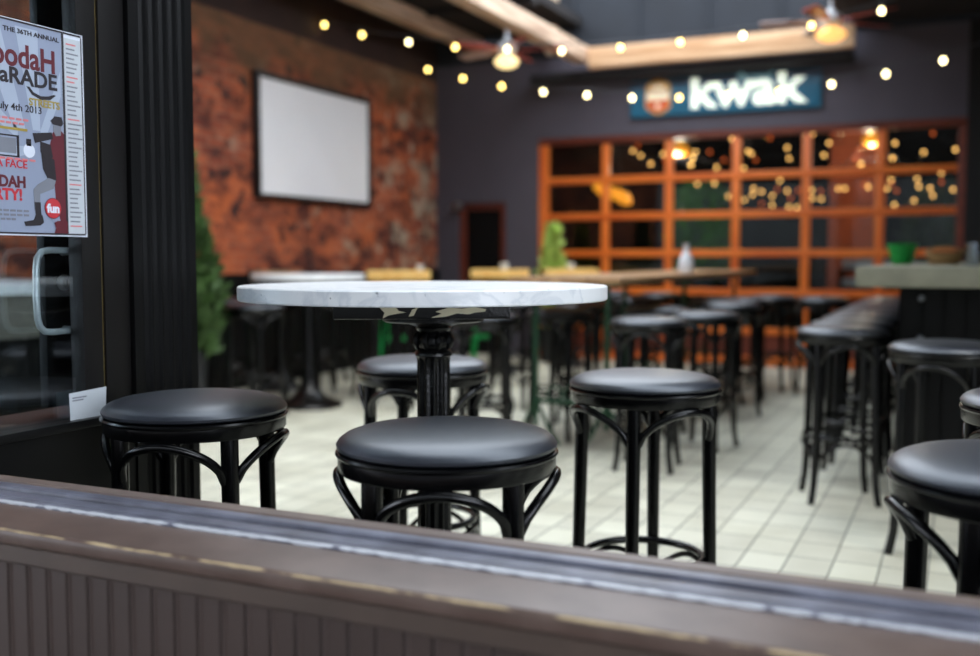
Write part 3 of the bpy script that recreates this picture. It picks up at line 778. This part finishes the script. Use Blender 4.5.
# green metal bar stools against the far wall
def green_stool(x, y, rz, l, first=[None]):
    if first[0] is None:
        g = empty('metal_stool')
        for sx in (-1, 1):
            for sy in (-1, 1):
                new_obj('leg', tube(bmesh.new(), [(sx*.12, sy*.12, .72), (sx*.18, sy*.18, 0)], [.022, .014], 8), M['green'], g)
        for z, w in ((.30, .158), (.50, .140)):
            for a, b in (((-1, -1), (1, -1)), ((1, -1), (1, 1)), ((1, 1), (-1, 1)), ((-1, 1), (-1, -1))):
                new_obj('cross_bar', tube(bmesh.new(), [(a[0]*w, a[1]*w, z), (b[0]*w, b[1]*w, z)], .013, 8), M['green'], g)
        boxo('seat', -.155, .155, -.155, .155, .715, .745, M['green'], g, .012)
        first[0] = g
    else: g = copy_tree(first[0])
    g.location = (x, y, 0); g.rotation_euler = (0, 0, R(rz)); tag(g, l, 'stool', 'green metal bar stools')
green_stool(-5.15, 8.95, 22, 'green metal stool seen under the marble table, left of its column')
green_stool(-4.42, 9.55, 30, 'green metal stool seen under the marble table, right of its column')
green_stool(-5.25, 5.72, 10, 'green metal stool among the black stools below the brick wall, by the conifer')

# ------------------------------------------------------------------ concrete-topped counter
CT = empty('bar_counter', (-.05, 7.0, 0)); tag(CT, 'long black boarded counter with a thick grey concrete top at the right', 'counter')
boxo('countertop', -.37, .75, -2.34, 2.3, .985, 1.072, M['concrete'], CT, .008)
bm = bmesh.new(); box(bm, -.20, .6, -2.0, 2.1, 0, .985)
for i in range(9): box(bm, -.20+i*.09+.004, -.20+(i+1)*.09-.004, -2.012, -2.0, .06, .985)
for i in range(46): box(bm, -.208, -.20, -2.0+i*.09+.004, -2.0+(i+1)*.09-.004, .06, .985)
new_obj('boarded_body', bm, M['panel'], CT, smooth=False)
for z in (.93, .75):
    for xx in (-.115, .20):
        k = new_obj('bolt', lathe(bmesh.new(), [(0, .014), (.010, .012), (.016, .004), (.016, 0), (0, 0)], 14), M['bolt'], CT, loc=(xx, -2.012, z)); k.rotation_euler = (PI/2, 0, 0)
# low black bin at foot of the counter's near corner
# ------------------------------------------------------------------ things standing on tables
BW = new_obj('bowl', lathe(bmesh.new(), [(0, 0), (.048, 0), (.056, .012), (.072, .07), (.085, .115), (.090, .122), (.084, .122), (.066, .06), (.045, .016), (0, .014)], 32), M['clay'], loc=(-.355, 6.46, 1.072))
BW.location.x = -.325
BW.name = 'bowl'; tag(BW, 'bright green bowl on the concrete-topped counter', 'bowl')
BK = empty('wicker_basket', (-.095, 6.36, 1.072), .2); tag(BK, 'tan wicker basket on the concrete counter, right of the green bowl', 'basket')
bm = bmesh.new()
for k in range(6): tube(bm, [((.065+.004*k)*math.cos(2*PI*i/28)*1.15, (.05+.003*k)*math.sin(2*PI*i/28), .008+.012*k) for i in range(28)], .0075, 6, closed=True)
new_obj('woven_side', bm, M['wicker'], BK)
bm = bmesh.new(); plate(bm, [(.062*1.15*math.cos(2*PI*i/24), .047*math.sin(2*PI*i/24)) for i in range(24)], (0, 0, 0), (1, 0, 0), (0, 1, 0), .008)
new_obj('basket_base', bm, M['wicker'], BK)
bm = bmesh.new(); tube(bm, [(-.096*math.cos(PI*i/14), 0, .065+.035*math.sin(PI*i/14)) for i in range(15)], .006, 6); new_obj('basket_handle', bm, M['wicker'], BK)
def tumbler(loc, l, h=.11, r=.033, name='tumbler', m=None):
    o = new_obj(name, lathe(bmesh.new(), [(0, 0), (r*.8, 0), (r*.85, .006), (r, h), (r-.003, h), (r*.8-.002, .01), (0, .01)], 20), m or M['tumbler'], loc=loc)
    tag(o, l, {'tumbler': 'glass', 'carafe': 'carafe', 'cup': 'cup'}[name]); return o
tumbler((.04, 5.35, 1.072), 'clear tumbler on the concrete counter at the right edge of the picture', m=M['clear'])
tumbler((.055, 5.9, 1.072), 'clear tumbler behind the wicker basket on the concrete counter', m=M['clear'])
cf = new_obj('carafe', lathe(bmesh.new(), [(0, 0), (.05, 0), (.055, .01), (.055, .08), (.04, .12), (.02, .16), (.018, .20), (.025, .215), (.021, .215), (.015, .19), (0, .19)], 24), M['tumbler'], loc=(-1.83, 7.36, 1.0)); cf.name = 'carafe'
tag(cf, 'white carafe standing on the long plank table', 'carafe')
tumbler((-3.95, 8.86, .995), 'white cup on the middle honey-wood table', .07, .04, 'cup', M['linen'])
tumbler((-4.40, 8.02, .995), 'white cup at the right edge of the left honey-wood table', .06, .035, 'cup', M['linen'])
tumbler((-3.60, 9.72, .995), 'white cup on the honey-wood table in front of the pale shrub', .07, .04, 'cup', M['linen'])

# ------------------------------------------------------------------ plants
def foliage(bm, cx, cy, z0, z1, rfun, n, size, rnd, up=.6):
    for i in range(n):
        t = rnd.random(); z = z0+(z1-z0)*t; r = rfun(t)*math.sqrt(rnd.random()); a = rnd.random()*2*PI
        p = Vector((cx+r*math.cos(a), cy+r*math.sin(a), z))
        d = Vector((math.cos(a)*(1-up)+rnd.uniform(-.4, .4), math.sin(a)*(1-up)+rnd.uniform(-.4, .4), up+rnd.uniform(-.3, .4))).normalized()
        s = d.cross(Vector((rnd.uniform(-1, 1), rnd.uniform(-1, 1), rnd.uniform(-1, 1)))).normalized()
        L_ = size*rnd.uniform(.6, 1.3); w = L_*.22
        nn = d.cross(s).normalized()*L_*.05
        v = [bm.verts.new(p), bm.verts.new(p+d*L_*.5+s*w+nn), bm.verts.new(p+d*L_), bm.verts.new(p+d*L_*.5-s*w+nn)]
        bm.faces.new(v)
def potted(name, x, y, z0, z1, r, m, label, n=1500, pot_r=.17, pot_h=.4, size=.08, shape='cone'):
    q = empty(name, (x, y, 0)); tag(q, label, 'plant')
    new_obj('planter', lathe(bmesh.new(), [(0, 0), (pot_r*.78, 0), (pot_r*.8, .01), (pot_r, pot_h-.03), (pot_r*1.08, pot_h-.03), (pot_r*1.08, pot_h), (pot_r*.94, pot_h), (pot_r*.92, pot_h-.04), (0, pot_h-.04)], 28), M['pot'], q)
    new_obj('soil', lathe(bmesh.new(), [(0, pot_h-.02), (pot_r*.9, pot_h-.022), (pot_r*.9, pot_h-.039), (0, pot_h-.039)], 20), M['soil'], q)
    new_obj('trunk', tube(bmesh.new(), [(0, 0, pot_h-.03), (.01, 0, z0+.1), (0, 0, z0+(z1-z0)*.7)], [.02, .016, .006], 8), M['bark'], q)
    rnd = random.Random(hash(name) % 99 + int(x*-10)); rnd = random.Random(int(abs(x*100)))
    bm = bmesh.new()
    f = (lambda t: r*(.55+.45*math.sin(PI*min(1, t*1.25+.1)))*(1-t**3*.85)) if shape == 'cone' else (lambda t: r*math.sin(PI*(t*.85+.12))**.6)
    foliage(bm, 0, 0, z0, z1, f, n, size, rnd)
    new_obj('foliage', bm, m, q, smooth=False)
    return q
potted('potted_conifer', -4.70, 5.30, .42, 1.78, .24, M['leaf'], 'tall green potted conifer in front of the brick wall, beside the dark pilaster', 2600, .15, .5, .10)
potted('potted_shrub', -3.98, 10.2, .35, 1.42, .20, M['leaf2'], 'pale green pointed shrub in front of the left end of the garage door', 1500, .16, .36, .09)

# ------------------------------------------------------------------ projection screen, wall lamp, sign
S = empty('projection_screen', (BX+.03, 8.115, 2.172)); tag(S, 'blank white projection screen in a black frame on the brick wall', 'screen')
boxo('screen_surface', 0, .012, -.885, .885, -.50, .50, M['screen'], S, smooth=False)
for a, b, c, d in ((-.935, .935, .50, .545), (-.935, .935, -.545, -.50), (-.935, -.885, -.50, .50), (.885, .935, -.50, .50)):
    boxo('frame_bar', -.03, .03, a, b, c, d, M['screen_frame'], S, .004)
WL = empty('wall_lamp', (-5.263, YF, 1.70)); tag(WL, 'small grey outdoor lamp above the brown door in the corner', 'lamp')
boxo('bracket', -.03, .03, -.04, 0, -.03, .03, M['bolt'], WL, .004)
new_obj('lamp_shade', lathe(bmesh.new(), [(0, .05), (.03, .045), (.06, 0), (.085, -.03), (.08, -.03), (.05, 0), (0, .03)], 20), M['bolt'], WL, loc=(0, -.09, 0))

SG = empty('bar_sign', (-2.27, YF-.03, 2.775)); tag(SG, 'teal wall sign with a crest and glowing white kwak lettering above the garage door', 'sign')
boxo('sign_board', -.965, .965, -.025, .025, -.187, .187, M['teal'], SG, .006)
boxo('red_stripe', -.96, .96, -.028, -.025, .128, .150, M['teal_edge'], SG, smooth=False)
text_obj('lettering', 'kwak', .40, M['neon'], SG, (.228, -.031, -.118), (PI/2, 0, 0), 'CENTER', .012, .006, 1.16)
kw = [c for c in SG.children if c.name.startswith('lettering')][0].data
for v in kw.vertices:   # squat heavy letters: tall x-height, short ascenders
    yy = v.co.y
    v.co.y = yy*1.22 if yy < .215 else .262+(yy-.215)*.42
text_obj('small_lettering', 'Pauwel', .13, M['script'], SG, (.31, -.031, .105), (PI/2, 0, 0), 'CENTER', .002, .003, .36, shear=.3)
cr = [(-.135, .10), (-.12, .15), (-.07, .178), (0, .186), (.07, .178), (.12, .15), (.135, .10), (.135, -.09), (.09, -.14), (0, -.178), (-.09, -.14), (-.135, -.09)]
def crest(name, pts, m, off, sc=1.0, dx=-.665):
    bm = bmesh.new(); plate(bm, [(dx+p[0]*sc, p[1]*sc) for p in pts], (0, off, 0), (1, 0, 0), (0, 0, 1), .006)
    return new_obj(name, bm, m, SG, smooth=False)
crest('crest', cr, M['gold'], -.026)
crest('crest_field', [(-.115, .07), (.115, .07), (.115, -.02), (-.115, -.02)], M['crest_white'], -.032)
crest('crest_base', [(-.115, -.03), (.115, -.03), (.115, -.08), (.08, -.12), (0, -.15), (-.08, -.12), (-.115, -.08)], M['crest_red'], -.032)
crest('crest_crown', [(-.07, .09), (-.08, .145), (-.035, .115), (0, .155), (.035, .115), (.08, .145), (.07, .09)], M['crest_white'], -.032)
crest('crest_star', [(-.02, -.06), (.02, -.06), (.02, -.11), (-.02, -.11)], M['crest_white'], -.038)

# ------------------------------------------------------------------ ceiling fans
def fan(x, y, z, zt, rot, globe, pale, label, sc=1.0):
    q = empty('ceiling_fan', (x, y, z), rot); tag(q, label, 'fan', 'ceiling fans')
    new_obj('down_rod', tube(bmesh.new(), [(0, 0, .10), (0, 0, zt-z)], .014, 10), M['fanwhite'], q)
    new_obj('motor', lathe(bmesh.new(), [(0, .14), (.03, .14), (.05, .11), (.085, .09), (.10, .05), (.085, .01), (.06, -.02), (0, -.02)], 24), M['fanwhite'], q)
    new_obj('globe', lathe(bmesh.new(), [(0, -.02), (.05, -.02), (.10*sc, -.045), (.122*sc, -.075), (.105*sc, -.11), (.06*sc, -.135), (0, -.145)], 28), globe, q)
    for k in range(5):
        a = 2*PI*k/5
        bm = bmesh.new()
        pts = [(.10, -.025), (.18, -.03), (.26, -.06), (.58, -.07), (.60, -.05), (.60, .05), (.58, .07), (.26, .06), (.18, .03), (.10, .025)]
        plate(bm, pts, (0, 0, 0), (1, 0, 0), (0, .97, .22), .008)
        o = new_obj('blade', bm, M['blade_pale'] if k in pale else M['blade'], q, smooth=False, loc=(0, 0, .03)); o.rotation_euler = (0, 0, a)
fan(-4.10, 9.25, 3.10, 3.6, R(20), M['globe'], (2,), 'ceiling fan with red-brown blades and a lit globe, near the brick wall corner')
b8 = boxo('trim_15', -5.1, -3.8, 9.20, 9.30, 3.54, 3.60, M['ceiling']); tag(b8, kind='structure')
fan(-1.10, 9.45, 3.13, 3.36, R(44), M['globe2'], (1, 2), 'ceiling fan with an amber lit globe above the right end of the sign', 1.1)

# ------------------------------------------------------------------ string lights
def catenary(p, q, sag, n=14):
    p, q = Vector(p), Vector(q)
    return [p.lerp(q, i/n)-Vector((0, 0, sag*4*(i/n)*(1-i/n))) for i in range(n+1)]
def string(pts, ends, label, bm_mat, r, drop, mats):
    q = empty('string_lights', pts[0]); tag(q, label, 'string lights')
    o0 = Vector(pts[0])
    path = [Vector(ends[0])-o0]+[Vector(p)+Vector((0, 0, drop))-o0 for p in pts]+[Vector(ends[1])-o0]
    path.sort(key=lambda v: v.x)
    fine = []
    for a, b in zip(path, path[1:]):
        n = 4; sag = .02*(b-a).length
        fine += [a.lerp(b, i/n)-Vector((0, 0, sag*4*(i/n)*(1-i/n))) for i in range(n)]
    fine.append(path[-1])
    new_obj('cord', tube(bmesh.new(), fine, .0045, 6), M['wire'], q)
    prof = [(0, -r), (r*.6, -r*.8), (r, -r*.1), (r*.85, r*.6), (r*.5, r*1.15), (r*.42, r*1.3), (0, r*1.3)]
    bulbs = {}
    base = new_obj('bulb', lathe(bmesh.new(), prof, 14), mats[0], q); sk = new_obj('socket', lathe(bmesh.new(), [(0, r*1.2), (r*.5, r*1.2), (r*.55, drop*.9), (r*.3, drop+.004), (0, drop+.004)], 10), M['screen_frame'], base)
    base.location = (0, 0, 0)
    for i, p in enumerate(pts):
        if i == 0: b = base
        else:
            b = base.copy(); COL.objects.link(b); b.parent = q; s2 = sk.copy(); COL.objects.link(s2); s2.parent = b
        b.location = Vector(p)-o0
        if mats[i % len(mats)] is not mats[0]:
            b.data = b.data.copy(); b.data.materials[0] = mats[i % len(mats)]
    return q
A = [(-5.39, 10.03, 3.17), (-4.88, 9.86, 3.01), (-4.36, 9.71, 2.87), (-3.85, 9.59, 2.76), (-3.35, 9.48, 2.68), (-2.87, 9.39, 2.61), (-2.4, 9.31, 2.57), (-1.94, 9.24, 2.55), (-1.49, 9.19, 2.55), (-1.05, 9.14, 2.57), (-0.62, 9.11, 2.62), (-0.19, 9.09, 2.69)]
B = [(-5.50, 8.19, 3.29), (-4.99, 8.03, 3.12), (-4.43, 7.89, 2.98), (-3.91, 7.76, 2.87), (-3.39, 7.66, 2.79), (-2.89, 7.58, 2.72), (-2.39, 7.51, 2.69), (-1.92, 7.46, 2.68), (-1.46, 7.42, 2.68), (-0.99, 7.4, 2.7), (-0.54, 7.38, 2.75)]
string(A, ((BX, 10.1, 3.3), (2.0, 9.05, 3.36)), 'lower strand of warm bulbs crossing in front of the teal sign', None, .021, .06, [M['bulb'], M['bulb'], M['bulb'], M['bulb2'], M['bulb2'], M['bulb2']])
string(B, ((BX, 8.21, 3.36), (1.6, 7.3, 3.36)), 'upper strand of warm bulbs running across the timber beams', None, .019, .06, [M['bulb'], M['bulb'], M['bulb2'], M['bulb'], M['bulb2'], M['bulb2']])
I4 = [  # bulbs added behind the panes in place of string lights mirrored in them
    (11.20, [(-3.68, 2.35), (-3.41, 2.31), (-3.35, 2.37), (-3.06, 2.26), (-2.95, 2.29), (-2.7, 2.27), (-2.54, 2.26), (-2.3, 2.39), (-2.13, 2.25), (-1.9, 2.38), (-1.72, 2.27), (-1.47, 2.4), (-1.3, 2.3), (-1.0, 2.22), (-0.9, 2.38), (-0.66, 2.27), (-0.31, 2.35), (-0.1, 2.18)]),
    (11.55, [(-3.42, 2.29), (-3.3, 2.19), (-3.13, 2.22), (-2.83, 2.16), (-2.81, 2.24), (-2.54, 2.12), (-2.46, 2.2), (-2.24, 2.1), (-2.16, 2.26), (-2.11, 2.19), (-1.75, 2.19), (-1.39, 2.21), (-1.19, 2.01), (-1.07, 2.17), (-1.01, 2.1), (-0.7, 2.15), (-0.45, 2.0), (-0.4, 2.2), (-0.23, 1.98)]),
    (11.90, [(-2.84, 1.97), (-2.64, 1.97), (-2.37, 1.91), (-2.2, 1.83), (-2.19, 1.9), (-2.1, 1.86), (-1.93, 1.88), (-1.9, 1.98), (-1.82, 1.86), (-1.7, 1.86), (-1.55, 1.86), (-1.27, 1.87), (-1.2, 1.87), (-1.0, 1.91), (-0.96, 1.88), (-0.73, 1.95), (-0.72, 1.91), (-0.47, 1.95), (-0.45, 1.87), (-0.34, 1.85), (-0.23, 1.91)]),
    (12.25, [(-2.55, 1.84), (-2.36, 1.79), (-2.16, 1.74), (-2.04, 1.83), (-2.04, 1.72), (-1.85, 1.7), (-1.83, 1.8), (-1.76, 1.69), (-1.59, 1.79), (-1.5, 1.87), (-1.49, 1.78), (-1.36, 1.8), (-1.14, 1.81), (-0.92, 1.83), (-0.79, 1.88), (-0.71, 1.7), (-0.69, 1.85), (-0.51, 1.74), (-0.32, 1.79), (-0.12, 1.85)])]
lab = ['topmost strand of small amber bulbs behind the garage door glass', 'second strand of small amber bulbs behind the garage door glass',
       'third strand down of small amber bulbs behind the garage door glass', 'lowest strand of small amber bulbs behind the garage door glass']
for (yy, L_), l in zip(I4, lab):
    q = string([(x, yy, z) for x, z in L_], ((-4.6, yy, 2.75), (1.0, yy, 2.75)), l, None, .016, .04, [M['fairy'], M['fairy'], M['fairy_dim'], M['fairy'], M['fairy'], M['fairy'], M['fairy_dim']])
    q['group'] = 'amber strands inside the bar'

# ------------------------------------------------------------------ stand-ins inside the bar for reflections in the door glass
def pendant(x, y, z, r, l, m):  # glowing shades added where the fans reflect in the door glass
    q = empty('pendant_lamp', (x, y, z)); tag(q, l, 'lamp', 'pendant lamps inside the bar')
    new_obj('lamp_shade', lathe(bmesh.new(), [(0, .07), (.03*r/.13, .07), (r*.8, .03), (r, -.01), (r*.9, -.05), (r*.5, -.075), (0, -.08)], 24), m, q)
    new_obj('cable', tube(bmesh.new(), [(0, 0, .07), (0, 0, 2.95-z)], .006, 6), M['wire'], q)
pendant(-2.944, 11.4, 2.333, .13, 'glowing amber pendant lamp behind the top row of the garage door, left', M['amber'])
pendant(-.895, 11.4, 2.35, .10, 'glowing amber pendant lamp behind the top row of the garage door, right', M['amber'])
CL = empty('chandelier', (-3.6, 11.05, 1.84)); tag(CL, 'cluster of glowing orange glass shades behind the upper left panes of the garage door', 'lamp')  # invented lamp cluster for an orange reflection in these panes
for (x, z, r) in ((-.15, .08, .075), (-.10, .02, .07), (-.02, .01, .08), (.06, -.02, .085), (.14, -.06, .085), (.17, -.10, .06), (-.13, .12, .05)):
    new_obj('glass_shade', lathe(bmesh.new(), [(0, r*.8), (r*.4, r*.75), (r*.9, r*.2), (r, -.2*r), (r*.8, -.6*r), (0, -.75*r)], 18), M['amber'], CL, loc=(x, 0, z))
    new_obj('cable', tube(bmesh.new(), [(x, 0, z+r*.7), (x*.3, 0, .5), (0, 0, 1.1)], .004, 6), M['wire'], CL)
potted('potted_fig', -3.05, 13.0, .8, 2.0, .42, M['leaf3'], 'bright green leafy tree behind the middle panes of the garage door', 1500, .2, .45, .16, 'round')  # this tree and the next replace street greenery mirrored in the panes
potted('potted_fig', -.25, 12.9, .9, 1.9, .40, M['leaf'], 'dark green leafy plant behind the right-hand panes of the garage door', 1100, .2, .45, .15, 'round')
o = boxo('wall_interior_pier', -1.40, -.82, 12.2, 12.6, 0, 2.95, M['intbrick'], smooth=False); tag(o, kind='structure')  # brick block added for the building mirrored in the glass
SB = empty('linen_trolley', (-.91, 11.4, 0)); tag(SB, 'trolley with two pale folded linen stacks behind the lower right panes of the garage door', 'trolley')  # made-up shelves and blocks for white car-like reflections
for z in (.80, .99): boxo('shelf', -.27, .27, -.2, .2, z-.03, z, M['panel'], SB, .004)
for z in (.80, .99): boxo('linen_stack', -.24, .24, -.17, .17, z, z+.10, M['linen'], SB, .03)
for sx in (-1, 1):
    for sy in (-1, 1): new_obj('leg', tube(bmesh.new(), [(sx*.25, sy*.18, 0), (sx*.25, sy*.18, .97)], .015, 8), M['panel'], SB)

# cabinet and stone step added to give the bands reflected in the side glass
o = boxo('trim_16', BX, -4.55, 2.4, 4.9, 0, .2, M['step'], bev=.01); tag(o, kind='structure')
CB = empty('sideboard', (-5.2, 3.9, .2)); tag(CB, 'low cabinet with a white marble top, seen through the side window', 'cabinet')
boxo('cabinet_top', -.33, .33, -1.1, .9, .70, .76, M['marble'], CB, .005)
boxo('drawer_front', .28, .305, -1.05, .85, .45, .70, M['grey_panel'], CB, .004)
boxo('cabinet_body', -.30, .28, -1.05, .85, 0, .70, M['panel'], CB)

# ------------------------------------------------------------------ light
w = bpy.data.worlds.new('sky'); scene.world = w; w.use_nodes = True
n = w.node_tree; bg = n.nodes['Background']
tc = n.nodes.new('ShaderNodeTexCoord'); sp = n.nodes.new('ShaderNodeSeparateXYZ'); n.links.new(tc.outputs['Generated'], sp.inputs[0])
cr = n.nodes.new('ShaderNodeValToRGB'); cr.color_ramp.elements[0].position = .0; cr.color_ramp.elements[0].color = (1.5, 1.6, 1.8, 1)
cr.color_ramp.elements[1].position = .6; cr.color_ramp.elements[1].color = (.84, .92, 1.0, 1)
n.links.new(sp.outputs['Z'], cr.inputs['Fac']); n.links.new(cr.outputs['Color'], bg.inputs['Color'])
bg.inputs['Strength'].default_value = 3.9
# pool of brighter sky overhead / soft afternoon sun
sd = bpy.data.lights.new('sun', 'SUN'); sd.energy = 1.2; sd.angle = R(25); sd.color = (1, .95, .88)
so = bpy.data.objects.new('sun', sd); COL.objects.link(so); so.rotation_euler = (R(22), R(28), 0); so.location = (0, 0, 8)
# warm fill lights added to brighten the things behind the door glass
for (x, y, z, e, c) in [(-2.944, 11.4, 2.18, 20, (1, .85, .65)), (-.895, 11.4, 2.2, 15, (1, .85, .65))]:
    ld = bpy.data.lights.new('bar_lamp', 'POINT'); ld.energy = e; ld.color = c; ld.shadow_soft_size = .03
    lo_ = bpy.data.objects.new('bar_lamp', ld); COL.objects.link(lo_); lo_.location = (x, y, z)

vs = scene.view_settings
scene.display_settings.display_device = 'sRGB'
vs.view_transform = 'Standard'; vs.look = 'None'; vs.gamma = 1; vs.use_curve_mapping = False
vs.exposure = 0.22
